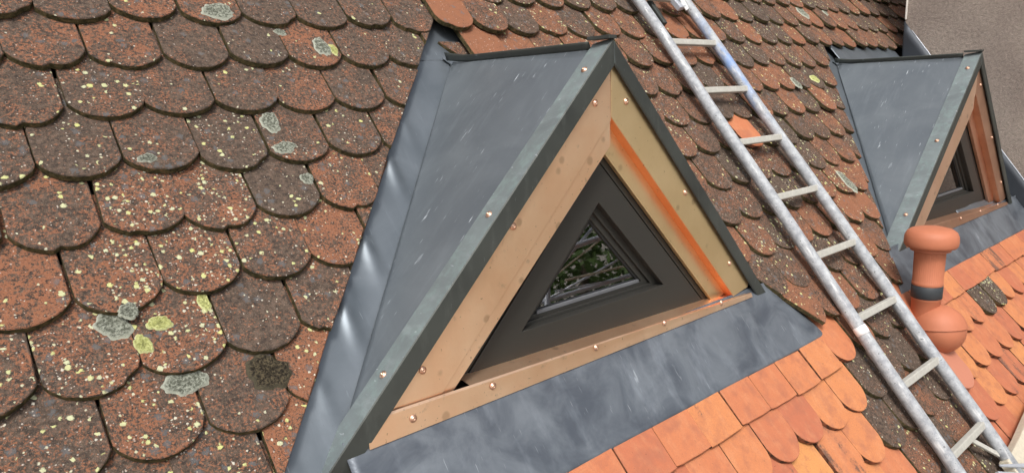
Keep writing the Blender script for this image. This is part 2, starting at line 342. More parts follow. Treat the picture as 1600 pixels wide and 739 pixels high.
# ------------------------------------------------------------------ tile shapes
def outline(depth, jit, rnd, straight=False):
    hw = W / 2 - 0.0021; L = 0.33; P = []
    if straight:
        n = 6; P = [(-hw + 2 * hw * i / n, 0.0 + rnd.uniform(-1, 1) * 0.0022) for i in range(n + 1)]
    else:
        R = (hw * hw + depth * depth) / (2 * depth); n = 14; a0 = math.asin(min(1, hw / R))
        for i in range(n + 1):
            a = -a0 + 2 * a0 * i / n
            P.append((R * sin(a), R - R * cos(a) + rnd.uniform(-1, 1) * jit))
    P[0] = (-hw, P[0][1] + 0.002); P[-1] = (hw, P[-1][1] + 0.002)
    P += [(hw + rnd.uniform(-1, 1) * jit, 0.17), (hw, L), (-hw, L), (-hw + rnd.uniform(-1, 1) * jit, 0.17)]
    return P                                    # counter-clockwise from above (y up the slope)
def clip(P, a, b, d):                           # keep a*x+b*y<=d
    Q = []
    for i in range(len(P)):
        p, q = P[i], P[(i + 1) % len(P)]; fp, fq = a * p[0] + b * p[1] - d, a * q[0] + b * q[1] - d
        if fp <= 0: Q.append(p)
        if fp * fq < 0: t = fp / (fp - fq); Q.append((p[0] + (q[0] - p[0]) * t, p[1] + (q[1] - p[1]) * t))
    R = []
    for p in Q:
        if not R or (abs(p[0] - R[-1][0]) + abs(p[1] - R[-1][1])) > 1e-4: R.append(p)
    return R
def area(P): return 0.5 * sum(P[i][0] * P[(i + 1) % len(P)][1] - P[(i + 1) % len(P)][0] * P[i][1] for i in range(len(P)))
def tile_geo(P, ch=0.0022):
    """top face, small worn chamfer, sides; top surface at z=T"""
    n = len(P); cx = sum(p[0] for p in P) / n; cy = sum(p[1] for p in P) / n; I = []
    for i in range(n):
        a, p, b = Vector(P[i - 1]), Vector(P[i]), Vector(P[(i + 1) % n])
        d1, d2 = (p - a).normalized(), (b - p).normalized(); nn = Vector((-(d1 + d2).y, (d1 + d2).x))
        nn = nn.normalized() if nn.length > 1e-6 else Vector((cx, cy)) - p
        I.append(p + nn * ch)
    V = [(p[0], p[1], T) for p in I] + [(p[0], p[1], T - 0.0022) for p in P] + [(p[0], p[1], 0) for p in P]
    F = [list(range(n))]; mi = [0]
    for i in range(n):
        j = (i + 1) % n; F.append([i, i + n, j + n, j]); mi.append(0)
        F.append([i + n, i + 2 * n, j + 2 * n, j + n]); mi.append(1)
    F.append(list(range(3 * n - 1, 2 * n - 1, -1))); mi.append(1)
    return V, F, mi
def chip(P, rr):
    i = rr.randrange(2, 12); d = rr.uniform(0.004, 0.010); Q = list(P)
    Q[i] = (P[i][0] * 0.97, P[i][1] + d); Q[i + 1] = (P[i + 1][0] * 0.98, P[i + 1][1] + d * rr.uniform(0.3, 0.9)); return Q
OLDP = [outline(0.043 + 0.0045 * (i % 4), 0.0013, random.Random(i)) for i in range(12)]
OLDP = [chip(P, random.Random(i)) if i % 3 == 1 else P for i, P in enumerate(OLDP)]
NEWP = [outline(0.074, 0.0006, random.Random(50 + i)) for i in range(5)]
CUTP = [outline(0, 0, random.Random(90 + i), True) for i in range(4)]
def tmesh(nm, P, mats): V, F, mi = tile_geo(P); return mesh(nm, V, F, mats, mi)
ROUNDP = [outline(0.060 + 0.004 * (i % 4), 0.0011, random.Random(200 + i)) for i in range(12)]
ROUNDP = [chip(P, random.Random(i)) if i % 5 == 1 else P for i, P in enumerate(ROUNDP)]
ROUNDM = [tmesh('weathered_tile', P, ['old', 'edge']) for P in ROUNDP]
OLDM = [tmesh('weathered_tile', P, ['old', 'edge']) for P in OLDP]
NEWM = [tmesh('new_tile', P, ['new', 'new_edge']) for P in NEWP]
CUTM = [tmesh('cut_tile', P, ['new', 'new_edge']) for P in CUTP]

# ------------------------------------------------------------------ the ground and the roof
def flat(name, z, r, m):
    return tag(link(name, mesh(name, [(-r, -r, z), (r, -r, z), (r, r, z), (-r, r, z)], [[0, 1, 2, 3]], m)), kind='structure')
flat('ground', 0.0, 200, 'yard')
D1, D2 = (1.18, 1.33, 1.0), (4.325, 1.39, 1.05)      # the two dormers: centre u, facade foot v, scale
EAVE, XW = 2.50, 5.43
# underlay boards, with the dormer openings left out
def deckpoly():
    V = []; F = []
    def q(u0, u1, v0, v1):
        i = len(V); V.extend([RP(u0, v0, -0.05), RP(u1, v0, -0.05), RP(u1, v1, -0.05), RP(u0, v1, -0.05)]); F.append([i + 3, i + 2, i + 1, i])
    q(-4, 9, -3.2, 0.30); q(-4, 9, 1.30, EAVE)
    V2 = []
    for (a, b) in ((-4, None), (None, None), (None, 9)): pass
    d1, d2 = D1[0], D2[0]
    def tri(*pts): i = len(V); V.extend([RP(u, v, -0.05) for u, v in pts]); F.append(list(range(i, i + len(pts)))[::-1])
    tri((-4, 0.30), (d1 - .08, .30), (d1 - .86, 1.30), (-4, 1.30))
    tri((d1 + .08, .30), (d2 - .08, .30), (d2 - .9, 1.30), (d1 + .86, 1.30))
    tri((d2 + .08, .30), (9, .30), (9, 1.30), (d2 + .9, 1.30))
    return V, F
V, F = deckpoly(); roof = link('roof', mesh('roof', V, F, 'deck')); tag(roof, 'steep clay tile roof with curved tile courses around two dormers', None, None, 'structure')
# clipping lines (roof u,v): keep the side given by sign
def hline(p, q, keep):                           # half plane a*u+b*v<=d keeping point `keep`
    a, b = q[1] - p[1], -(q[0] - p[0]); d = a * p[0] + b * p[1]
    if a * keep[0] + b * keep[1] > d: a, b, d = -a, -b, -d
    return a, b, d
L1 = hline((1.113, 0.014), (0.112, 1.311), (0, 0)); R1 = hline((1.235, 0.10), (2.235, 1.485), (3, 0))
L2 = hline((4.235, 0.024), (3.245, 1.375), (3, 0))
OVR = {}                                          # (row, column) -> overrides of the look
OVR[(0, 7)] = dict(red=0.20, lichen=0.05); OVR[(0, 15)] = dict(red=0.18, lichen=0.0); OVR[(0, 1)] = dict(red=0.03, lichen=.15)
OVR[(4, 15)] = dict(new=True, hue=0.3); OVR[(1, 0.5)] = dict(red=0.0, lichen=0.15)
OVR[(5, -1.5)] = dict(red=.2, lichen=.2); OVR[(8, 1)] = dict(red=.06, lichen=.3); OVR[(4, 3)] = dict(red=.01, lichen=.35); OVR[(5, 2.5)] = dict(red=.05, lichen=.4); OVR[(7, 1.5)] = dict(red=.06, lichen=.4)
for k_ in (22.5, 21.5): OVR[(11, k_)] = dict(new=False, lichen=1.6, red=-0.1)
for r_, k_ in ((5, 0.5), (6, 0), (6, -1), (5, -.5), (7, -.5), (4, 0), (4, 1)): OVR[(r_, k_)] = dict(lichen=1.0, red=0.0)
OVR[(5, -1.5)] = dict(red=.05, lichen=.25); OVR[(7, .5)] = dict(red=-.05, lichen=.15); OVR[(6, 1)] = dict(red=-.08, lichen=.15)
LICHEN = [  # photo-measured spots on the roof: u, v, radius u, radius v, kind
    (0.375, -0.045, 0.052, 0.036, 'lich'), (0.40, 0.37, 0.026, 0.045, 'lich'), (0.405, 0.468, 0.036, 0.022, 'lich'), (0.665, 0.085, 0.026, 0.048, 'lich'), (0.70, 0.10, 0.012, 0.03, 'lichy'),
    (-0.115, 0.885, 0.036, 0.040, 'lich'), (-0.088, 0.868, 0.022, 0.02, 'lich'), (-0.019, 1.055, 0.045, 0.03, 'lich'), (0.437, 0.575, 0.018, 0.022, 'lich'), (0.155, 1.085, 0.048, 0.05, 'moss'),
    (3.29, 0.965, 0.040, 0.075, 'lich'), (-0.075, 0.945, 0.018, 0.026, 'lichy'), (-0.03, 0.905, 0.026, 0.02, 'lichy'), (0.075, 0.875, 0.012, 0.034, 'lichy'), (4.31, -0.31, 0.05, 0.08, 'lich'), (4.66, -0.33, 0.03, 0.035, 'lich'),
    (3.50, 0.31, 0.03, 0.05, 'lich'), (0.55, 0.02, 0.02, 0.015, 'lich'), (0.05, 0.47, 0.022, 0.016, 'lich'), (3.78, 0.27, 0.05, 0.03, 'lichy')]
lich_by = {}
recs = []
rnd = random.Random(5)
for r in range(-14, 15):
    for kk in range(-14, 48):
        k = kk + 0.5 * (r % 2); u = k * W; v = r * G
        if r >= 11: u -= 0.045
        uj, vj = u + rnd.gauss(0, 0.0022), v + rnd.gauss(0, 0.0045)
        if vj > EAVE - 0.02: continue
        # wall and the zinc between the second dormer and the wall
        if u > XW + 0.0 and v > 0.12: continue
        if u > 4.30 and 0.05 < v < 1.60: continue
        if u > XW - 0.1 and r >= 1: continue
        ov = OVR.get((r, k), {})
        px, py, dz = pix(RP(u, v - 0.06))
        inview = -70 < px < 1670 and -60 < py < 800
        new = False; cutt = False
        if r >= 10: new = not (12.55 < k < 16.6) or (r == 10 and k == 13)
        if r == 10 and (k <= 12 or k >= 18): cutt = True
        new = ov.get('new', new)
        clips = []
        if r <= 9 and u < D1[0]: clips.append(L1)
        elif r <= 9 and u < 2.9: clips.append(R1)
        if r <= 9 and u > 2.9 and v > 0.03: clips.append(L2)
        if r == 9 and u > 3.15: continue
        pid = rnd.randrange(1000)
        P = CUTP[pid % 4] if cutt else (NEWP[pid % 5] if new else (OLDP if u < 1.2 else ROUNDP)[pid % 12])
        me = CUTM[pid % 4] if cutt else (NEWM[pid % 5] if new else (OLDM if u < 1.2 else ROUNDM)[pid % 12])
        Q = P
        for a, b, d in clips: Q = clip(Q, a, -b, d - a * uj - b * vj)     # local y runs up the slope
        if len(Q) < 3 or abs(area(Q)) < 0.0012: continue
        if Q is not P and abs(area(Q) - area(P)) < 1e-6: Q = P
        vis = [q for q in Q if q[1] < 0.19]
        if not vis: continue
        lift = abs(rnd.gauss(0, 0.0018)); tilt = math.atan(T / G) + rnd.gauss(0, 0.004)
        if r == 9 and 2.0 < u < 2.55: lift += 0.018
        if r == 8 and 1.9 < u < 2.4: lift += 0.006
        if r in (0, 1) and 1.15 < u < 1.45: lift += 0.012
        if new and not cutt: tilt += 0.014; lift += 0.002 + rnd.random() * 0.006
        if not new and u > 1.2: lift += abs(rnd.gauss(0.003, 0.003)); tilt += 0.012
        if r >= 10 and not new: lift += rnd.uniform(0.002, 0.008)
        mw = Matrix.Translation(RP(uj, vj, lift)) @ RROT @ Matrix.Rotation(rnd.gauss(0, 0.016), 4, 'Z') @ Matrix.Rotation(rnd.gauss(0, 0.010), 4, 'Y') @ Matrix.Rotation(-tilt, 4, 'X')
        left = u < 1.2
        props = dict(grain=1.0 if left else 0.4, lichen=ov.get('lichen', max(0, rnd.gauss((0.17 if r < 3 else 0.30 if r < 5 else 0.5) - 0.12 * (u > .45) if left else 0.30, 0.15))), red=ov.get('red', rnd.gauss(-0.055, 0.026) if left else rnd.gauss(-0.025, 0.075)),
                     soot=rnd.choice((0, 0, 0, 0.06, 0.15, 0.24)) if not cutt else rnd.choice((0, 0, 0, .06)), hue=ov.get('hue', min(1, max(0, rnd.gauss(0.30 if cutt else 0.36, 0.27)))))
        if 3.0 < u and 5 <= r <= 9: props['red'] += 0.10
        if r >= 10: props['red'] -= 0.07; props['lichen'] *= 0.6; lift += 0.004
        if new and (r, k) in ((10, 24), (11, 22.5)): props['soot'] = 0.3
        recs.append(dict(u=uj, v=vj, r=r, k=k, new=new, cut=cutt, me=me, Q=Q, P=P, mw=mw, props=props, dz=dz, inview=inview))
def coverage(t):                                  # how large a tile shows in the photo
    x = [pix(t['mw'] @ Vector((q[0], min(q[1], 0.17), T)))[:2] for q in t['Q']]
    if any(a[0] < -5000 for a in x): return 0
    x = [(min(1600, max(0, a)), min(739, max(0, b))) for a, b in x]
    return abs(area(x))
for t in recs: t['cov'] = coverage(t)
old = sorted([t for t in recs if not t['new']], key=lambda t: -t['cov']); newt = sorted([t for t in recs if t['new']], key=lambda t: -t['cov'])
SV = {'old': ([], [], []), 'new': ([], [], [])}
tile_objs = []
for lst, kind in ((old, 'old'), (newt, 'new')):
    for i, t in enumerate(lst):
        if i < 300 and t['cov'] > 12:
            me = t['me'] if t['Q'] is t['P'] else None
            nm = 'cut_tile' if t['cut'] else ('new_tile' if t['new'] else 'weathered_tile')
            if me is None: me = tmesh(nm, t['Q'], ['new', 'new_edge'] if t['new'] else ['old', 'edge'])
            o = link(nm, me, roof, t['mw'])
            for kx, vx in t['props'].items(): o[kx] = float(vx)
            tile_objs.append((t, o))
        else:
            A, B, Cx = SV[kind]; Vt, Ft, mi = tile_geo(t['Q']); b0 = len(A)
            A.extend([t['mw'] @ Vector(x) for x in Vt]); B.extend([[q + b0 for q in f] for f in Ft]); Cx.extend(mi)
for kind, nm, mats in (('old', 'weathered_tile_field', ['old', 'edge']), ('new', 'new_tile_field', ['new', 'new_edge'])):
    A, B, Cx = SV[kind]
    if A:
        o = link(nm, mesh(nm, A, B, mats, Cx), roof); tag(o, kind='stuff'); o['lichen'] = 0.4; o['red'] = -0.02; o['grain'] = 0.5; o['soot'] = 0.04; o['hue'] = 0.5
# lichen crusts and moss, each sitting on its tile
def crust(seed, ru, rv, h):
    rr = random.Random(seed); n, m = 44, 7; V = [(0, 0, h * 0.6)]; rim = [0.0]; F = []
    ph = [rr.uniform(0, 6.28) for _ in range(5)]
    for j in range(1, m + 1):
        f = j / m
        for i in range(n):
            a = 2 * pi * i / n
            k = 1 + 0.10 * sin(2 * a + ph[0]) + 0.07 * sin(3 * a + ph[1]) + 0.06 * sin(5 * a + ph[2]) + 0.05 * sin(9 * a + ph[3]) + 0.025 * sin(14 * a + ph[4]) + rr.uniform(-.015, .015)
            z = h * (0.55 + 0.6 * f) * (1 if j < m else 0) + (rr.uniform(-1, 1) * h * 0.35 if j < m else -0.001)
            V.append((ru * f * k * cos(a), rv * f * k * sin(a), z)); rim.append(f)
    for i in range(n): F.append([0, 1 + i, 1 + (i + 1) % n])
    for j in range(m - 1):
        for i in range(n): a = 1 + j * n; F.append([a + i, a + n + i, a + n + (i + 1) % n, a + (i + 1) % n])
    return V, F, rim
for i, (u, v, ru, rv, kind) in enumerate(LICHEN):
    best = None
    for t, o in tile_objs:
        y = t['v'] - v
        if abs(u - t['u']) < W / 2 and 0 < y + 0.004 < G + 0.02 and (best is None or t['r'] < best[0]['r']):
            x = (u - t['u']) / (W / 2)
            if y > 0.048 * x * x - 0.01: best = (t, o)
    if not best: continue
    V, F, rim = crust(i, ru, rv, 0.007 if kind == 'moss' else 0.004)
    nm = {'lich': 'lichen_crust', 'lichy': 'lichen_crust', 'moss': 'moss_cushion'}[kind]
    me = mesh(nm, V, F, kind, smooth=True); at = me.attributes.new('rim', 'FLOAT', 'POINT'); at.data.foreach_set('value', rim)
    link(nm, me, best[1], Matrix.Translation((u - best[0]['u'], best[0]['v'] - v, T)))

# ------------------------------------------------------------------ dormers
def lp(D, u, v, n):                                  # roof point -> dormer frame
    return (RP(u, v, n) - RP(D[0], D[1], 0)) / D[2]
def screw_mesh():
    V = []; F = []; seg = 14
    prof = [(0.0102, 0), (0.0102, 0.0014), (0.0066, 0.0019), (0.0062, 0.0038), (0.0044, 0.0054), (0.0020, 0.0052), (0.0018, 0.0030)]
    for r, z in prof: V += [(r * cos(2 * pi * j / seg), r * sin(2 * pi * j / seg), z) for j in range(seg)]
    for i in range(len(prof) - 1): F += [[i * seg + j, i * seg + (j + 1) % seg, (i + 1) * seg + (j + 1) % seg, (i + 1) * seg + j] for j in range(seg)]
    F.append(list(range((len(prof) - 1) * seg, len(prof) * seg)))
    return mesh('screw', V, F, 'screw', smooth=True)
SCREW = screw_mesh()
H = 0.93
KS = {-1: 0.99, 1: 1.045}                      # pitch of the two sides
def tri(a, b): return [(-(a - b), b), (a - b, b), (0, a)]
def ring(name, a0, b0, a1, b1, f, bk, m, parent, bev=0.0015):
    O, I = tri(a0, b0), tri(a1, b1); V = []; F = []
    for dpt in (f, bk):
        V += [(x, -dpt, z) for x, z in O] + [(x, -dpt, z) for x, z in I]
    for i in range(3):
        j = (i + 1) % 3
        F += [[i, j, 3 + j, 3 + i], [6 + i, 9 + i, 9 + j, 6 + j], [i, 6 + i, 6 + j, j], [3 + i, 3 + j, 9 + j, 9 + i]]
    o = link(name, fixnormals(mesh(name, V, F, m)), parent)
    if bev: bevel(o, bev)
    return o
def dormer(D, label, second=False):
    t = thing('dormer', label, 'dormer', RP(D[0], D[1], 0), group='triangular zinc and copper dormers on the tiled roof'); t.scale = (D[2],) * 3
    sd = 3 if second else 0
    # roof cheeks: a zinc sheet each side, ridge level, feet in the valleys
    for sg in (-1, 1):
        def cheek(a, b, sg=sg):                     # a: ridge -> valley, b: front -> back
            of = 0.004; ob = -(H + 0.02) / TT
            o = of + (ob - of) * b
            zf = -o * TT - 0.03                      # valley height at this depth
            x = (H - zf) / KS[sg] * a; z = H - KS[sg] * x
            d = 0.0022 * nz(x + sd, o, z, 4.2) + 0.0012 * nz(x, o + sd, z, 11)
            d *= min(1, 6 * a) * min(1, 6 * (1 - a))
            return (sg * (x + d * .7), -o, z + d * .7)
        fn = (lambda a, b, f=cheek: f(1 - a, b)) if sg < 0 else cheek
        sheet('roof_cheek', fn, 26, 20, 'sheet', t, 0.003)
    # standing edge along the ridge, flaring up over the tiles at the back
    def upstand(a, b):
        o = -0.075 - (0.70) * b; fl = max(0, (b - 0.80) / 0.20)
        x = -0.004 - 0.02 * fl ** 1.6 - 0.010 * a; z = H - 0.006 + 0.024 * a + 0.016 * fl ** 1.8 * (0.7 + 0.3 * a)
        return (x, -o, z)
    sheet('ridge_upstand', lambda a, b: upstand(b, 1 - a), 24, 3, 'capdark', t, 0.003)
    # valley flashings lying on the boarding
    ln = 40
    DENT = [(0.185, 0.72, .35), (0.285, 0.72, 1.0), (0.455, 0.66, 1.0), (0.53, 0.75, .5), (0.575, 0.62, .9), (0.69, 0.6, .35), (0.80, 0.6, .4)]
    for sg in (-1, 1):
        def flash(a, b, sg=sg):                     # a: valley -> outer edge, b: top -> bottom
            vv = 0.10 + (1.62 - 0.10) * b
            cu = (vv - 0.133) / 1.197 * (0.94 if sg < 0 else 0.89); wd = 0.19 + 0.02 * b
            u = max(cu, -0.05) + wd * a - 0.012
            n = -0.024 - 0.006 * a + 0.010 * max(0, 1 - a / 0.06)
            for (db, da, k) in DENT:
                wq = (a - da) + 5.6 * (b - db); sq = (b - db) / 0.068
                n += 0.0095 * k * exp(-(wq / (0.085 if sq < 0 else 0.085 + 0.035 * sq)) ** 2) * exp(-(sq / (0.35 if sq < 0 else 1.0)) ** 2)
            n += 0.0016 * nz(u * 1.0 + sd, vv, 1, 5)
            return lp(D, D[0] + sg * u * D[2], D[1] + (vv - 1.33) * D[2], n)
        fn = (lambda a, b, f=flash: f(1 - a, b)) if sg < 0 else flash
        sheet('valley_flashing', lambda a, b, f=fn: f(a, 1 - b), 40, 220, 'flash', t, 0.002)
    # saddle behind the ridge
    def saddle(a, b):
        u = -0.16 + 0.36 * a; v = -0.12 + 0.34 * b
        return lp(D, D[0] + u, v + D[1] - 1.33, -0.036 + 0.012 * exp(-((u) / 0.06) ** 2) * b)
    sheet('saddle', lambda a, b: saddle(a, 1 - b), 10, 10, 'flash', t, 0.002)
    # apron in front of the facade
    u0, u1 = (D[0] - 0.93, 2.435) if not second else (3.02, XW - 0.01)
    va, vb = D[1] - 0.03, 1.588
    def apron(a, b):
        u = u0 + (u1 - u0) * a; v = va + (vb - va) * b
        if second: u = max(u, 3.225 - (v - 1.375) * 0.733)
        n = 0.013 - 0.005 * b + 0.0012 * nz(u + sd, v, 0, 4) + 0.0004 * nz(u, v, 3, 14) + 0.008 * max(0, 1 - b / 0.10) ** 2
        if not second and u > 1.95:                  # the right end slips under the tiles
            k = ((v - 1.485) - (u - 2.235) * 1.385) * 0.585 + 0.02
            k = min(1, max(0, (k + 0.03) / 0.07)); n = -0.010 + (n + 0.010) * k * k * (3 - 2 * k)
        if b > 0.99: n -= 0.006
        return lp(D, u, v, n)
    ap = sheet('apron', lambda a, b: apron(a, 1 - b), 90, 40, 'apron', t, 0.003)
    if not second:
        pass
    # verge caps: a folded angle down each rake
    prof = [(-0.072, 0.002), (-0.070, 0.012), (-0.02, 0.020), (0.010, 0.024), (0.0135, 0.021), (0.014, -0.015), (0.014, -0.052), (0.010, -0.057), (0.0085, -0.050), (0.009, 0.015), (-0.02, 0.011)]
    for sg in (-1, 1):
        V = []; F = []; mi = []; n = len(prof); st = 26; xe = 0.985
        for i in range(st + 1):
            x = 0.0012 + (xe - 0.0012) * i / st
            for q, (o, hv) in enumerate(prof):
                wv = 0.0012 * nz(x * 3 + sd, o * 5, sg, 2)
                xx = x - (0.045 if (i == st and hv < -0.03) else 0)
                V.append((sg * xx, -o - wv, H - KS[sg] * xx + (hv if sg < 0 or hv > -0.03 else hv + 0.012) + wv - (0.006 if sg > 0 else 0)))
        for i in range(st):
            for q in range(n):
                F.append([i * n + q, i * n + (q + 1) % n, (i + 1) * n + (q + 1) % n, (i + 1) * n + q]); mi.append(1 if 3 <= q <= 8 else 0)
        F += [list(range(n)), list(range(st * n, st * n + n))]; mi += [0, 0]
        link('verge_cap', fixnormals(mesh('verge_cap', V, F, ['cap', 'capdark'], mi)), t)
        for x in (0.085, 0.455, 0.80):
            z = H - KS[sg] * x + 0.0205 - (0.006 if sg > 0 else 0)
            d = Vector((sg * 0.7071, 0.0, 0.7071)); q = d.to_track_quat('Z', 'Y').to_matrix().to_4x4()
            link('screw', SCREW, t, Matrix.Translation((sg * x, 0.026, z)) @ q)
    # small folded plate closing the caps at the peak
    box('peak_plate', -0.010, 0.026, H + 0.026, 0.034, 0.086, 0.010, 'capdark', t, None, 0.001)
    # copper facing
    ca, cb, cc = ('copper', 'copper2', 'copper') if not second else ('copper5', 'copper3', 'copper3')
    prism('fascia_board', [(-0.0012, 0.900), (-0.862, 0.030), (-0.690, 0.030), (-0.0012, 0.7188)], 0.0, -0.046, ca, t, 0.0012)
    prism('fascia_board', [(0.0012, 0.890), (0.0012, 0.7288), (0.693, 0.030), (0.790, 0.0450), (0.802, 0.070)], 0.0, -0.046, cb, t, 0.0012)
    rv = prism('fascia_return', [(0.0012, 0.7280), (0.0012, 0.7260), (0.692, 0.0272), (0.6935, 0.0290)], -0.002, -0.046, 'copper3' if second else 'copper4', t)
    prism('reveal_strip', [(-0.001, 0.745), (-0.71, 0.035), (-0.645, 0.035), (-0.001, 0.645)], -0.003, -0.050, ca, t, 0.001)
    prism('reveal_strip', [(0.001, 0.745), (0.001, 0.627), (0.606, 0.022), (0.705, 0.040)], -0.034, -0.050, cb, t, 0.001)
    # bottom strip, folded out over the apron
    def band(x0, x1, pr, na, nb, nm, tilt):
        def f(a, b):
            x = x0 + (x1 - x0) * a; g = (1 - b) * (len(pr) - 1); i = min(int(g), len(pr) - 2); g -= i
            o = pr[i][0] + (pr[i + 1][0] - pr[i][0]) * g; z = pr[i][1] + (pr[i + 1][1] - pr[i][1]) * g
            wv = 0.0014 * nz(x * 7 + sd, b, 0, 1.3)
            return (x, -(o + wv), z + wv * 0.5 - tilt * x * min(1, max(0, (z - 0.01) / 0.04)))
        o = sheet(nm, f, na, nb, cc, t, 0.0015); e = o.modifiers.new('split', 'EDGE_SPLIT'); e.split_angle = radians(28)
    band(-0.872, 0.800, [(0.006, 0.049), (0.010, 0.0455), (0.011, 0.036), (0.012, 0.026), (0.016, 0.006)], 60, 12, 'bottom_strip', 0.034)
    band(-0.565, 0.770, [(-0.056, 0.053), (-0.030, 0.0515), (0.0045, 0.0478)], 50, 4, 'sill_strip', 0.034)
    fr = Vector((0, -1, 0)).to_track_quat('Z', 'Y').to_matrix().to_4x4()
    for x, z, o in ((-0.069, 0.772, 0.001), (-0.395, 0.462, 0.001), (-0.705, 0.149, 0.001), (0.067, 0.772, 0.001), (0.372, 0.462, 0.001), (0.655, 0.165, 0.001),
                    (-0.748, 0.040, 0.0125), (-0.496, 0.045, 0.0125), (-0.090, 0.042, 0.0125), (0.250, 0.036, 0.0125), (0.590, 0.030, 0.0125)):
        link('screw', SCREW, t, Matrix.Translation((x, -o, z)) @ fr @ Matrix.Rotation(x * 40, 4, 'Z'))
    # the window
    wn = link('window', fixnormals(mesh('window', [(-0.30, 0.118, 0.12), (0.30, 0.118, 0.12), (0, 0.118, 0.46), (-0.30, 0.12, 0.12), (0.30, 0.12, 0.12), (0, 0.12, 0.46)], [[0, 1, 2], [5, 4, 3], [0, 3, 4, 1], [1, 4, 5, 2], [2, 5, 3, 0]], 'dark')), t)  # shallow panel, the darkness of the room painted on it
    ring('frame', 0.730, 0.000, 0.602, 0.024, -0.054, -0.125, 'frame', wn)
    ring('sash', 0.5955, 0.028, 0.470, 0.140, -0.052, -0.115, 'frame', wn, 0.0022)
    ring('sash_step', 0.478, 0.134, 0.440, 0.150, -0.078, -0.115, 'frame', wn)
    ring('glazing_bead', 0.446, 0.146, 0.414, 0.163, -0.088, -0.115, 'frame', wn, 0.003)
    ring('seal', 0.420, 0.158, 0.403, 0.167, -0.0935, -0.112, 'seal', wn, 0.001)
    box('sill_bead', 0.0, 0.0915, 0.1665, 0.475, 0.010, 0.012, 'bead', wn, None, 0.002)
    prism('pane', tri(0.412, 0.160), -0.098, -0.102, 'glass', wn)
    return t
dormer(D1, 'large triangular dormer with copper facing and black window, directly beside the ladder')
dormer(D2, 'triangular dormer behind the clay vent pipe, against the brown rendered wall', True)

# ------------------------------------------------------------------ neighbouring wall with its flashing
wt = thing('wall', 'brown-grey rough rendered wall of the neighbouring house beyond the second dormer', 'wall', RP(XW, 0.09, 0))
o0 = RP(XW, 0.09, 0)
def wbox():
    y1 = 0.0; y0 = -2.3; V = []; F = []
    V = [(x, y, z) for x in (0, 4) for y in (y0, y1) for z in (-7.0, 5.0)]
    F = [[0, 1, 3, 2], [4, 6, 7, 5], [0, 4, 5, 1], [2, 3, 7, 6], [0, 2, 6, 4], [1, 5, 7, 3]]
    return link('render_face', fixnormals(mesh('render_face', V, F, 'wall')), wt)
wbox()
def wflash(a, b):                                     # upstand along the wall foot
    v = -0.13 + (1.75 + 0.13) * a; n = -0.04 + (0.215 - 0.075 * a) * b
    p = RP(XW - 0.012 - 0.003 * b, v, n) - o0
    p.y = min(p.y, 0.0); return p
sheet('wall_flashing', lambda a, b: wflash(1 - a, b), 24, 4, 'wallflash', wt, 0.003)
tube('flashing_bead', [RP(XW - 0.016, -0.13 + 1.88 * i / 20, 0.178 - 0.075 * i / 20) - o0 if i else (-0.016, -0.002, 0.30) for i in range(1, 21)], 0.003, 'galv', wt, 8)
box('mortar_edge', -0.006, -0.004, 0.75, 0.014, 0.012, 0.92, 'mortar', wt, None, 0.004)
# zinc gutter sheet between dormer and wall
def bg_(a, b):
    u = 4.36 + (XW - 4.37) * a; v = -0.06 + 1.46 * b
    return RP(u, v, -0.004 - 0.004 * max(0, 1 - v / .03) + 0.005 * abs(sin(u * 9)) + 0.004 * nz(u, v, 0, 5))
zg = sheet('gutter_sheet', lambda a, b: bg_(a, 1 - b), 30, 20, 'flash', None, 0.002)
tag(zg, 'grey zinc gutter sheet between second dormer and brown wall', 'gutter')
zo = RP(4.9, 0.7, 0)

# ------------------------------------------------------------------ ladder
lad = thing('ladder', 'grey metal tube ladder with pale flat rungs lying up the tiled roof', 'ladder', RP(2.64, 2.42, 0), (TH, 0, 0))
def ll(u, v, n): return Vector((u - 2.64, 2.42 - v, n))
UL, UR, LN = 2.432, 2.842, 0.072
for u, m in ((UL, 'ladder'), (UR, 'ladderb')):
    pts = [ll(u + 0.003 * sin(i * 1.3), 2.42 - 3.9 * i / 26, LN + 0.002 * sin(i * 0.9)) for i in range(27)]
    tube('rail', pts, 0.0268, m, lad, 20)
for k in range(-4, 8):
    v = 0.072 + 0.3027 * k
    R = box('rung', 0, 0, 0, UR - UL - 0.03, 0.030, 0.026, 'rung', lad, Matrix.Translation(ll((UL + UR) / 2, v, LN + 0.004)) @ Matrix.Rotation(0.35, 4, 'X'), 0.004)
    for u in (UL + 0.028, UR - 0.028): pass
box('brace', 0, 0, 0, 0.17, 0.022, 0.012, 'rung', lad, Matrix.Translation(ll(2.76, 2.262, LN - 0.01)) @ Matrix.Rotation(radians(-42), 4, 'Z'), 0.003)
tube('paint_splash', [ll(UL, 1.615 + 0.012 * i, LN) for i in range(4)], [0.0270, 0.0278, 0.0277, 0.0270], 'white', lad, 20)
box('hook_plate', 0, 0, 0, 0.045, 0.13, 0.006, 'white', lad, Matrix.Translation(ll(2.745, -0.205, LN + 0.035)) @ Matrix.Rotation(radians(28), 4, 'Z') @ Matrix.Rotation(0.3, 4, 'X'), 0.002)
box('hook_bar', 0, 0, 0, 0.06, 0.16, 0.03, 'galv', lad, Matrix.Translation(ll(2.72, -0.235, LN + 0.012)) @ Matrix.Rotation(radians(12), 4, 'Z'), 0.004)
box('hook_post', 0, 0, 0, 0.03, 0.16, 0.035, 'capdark', lad, Matrix.Translation(ll(2.57, -0.16, LN - 0.035)), 0.004)

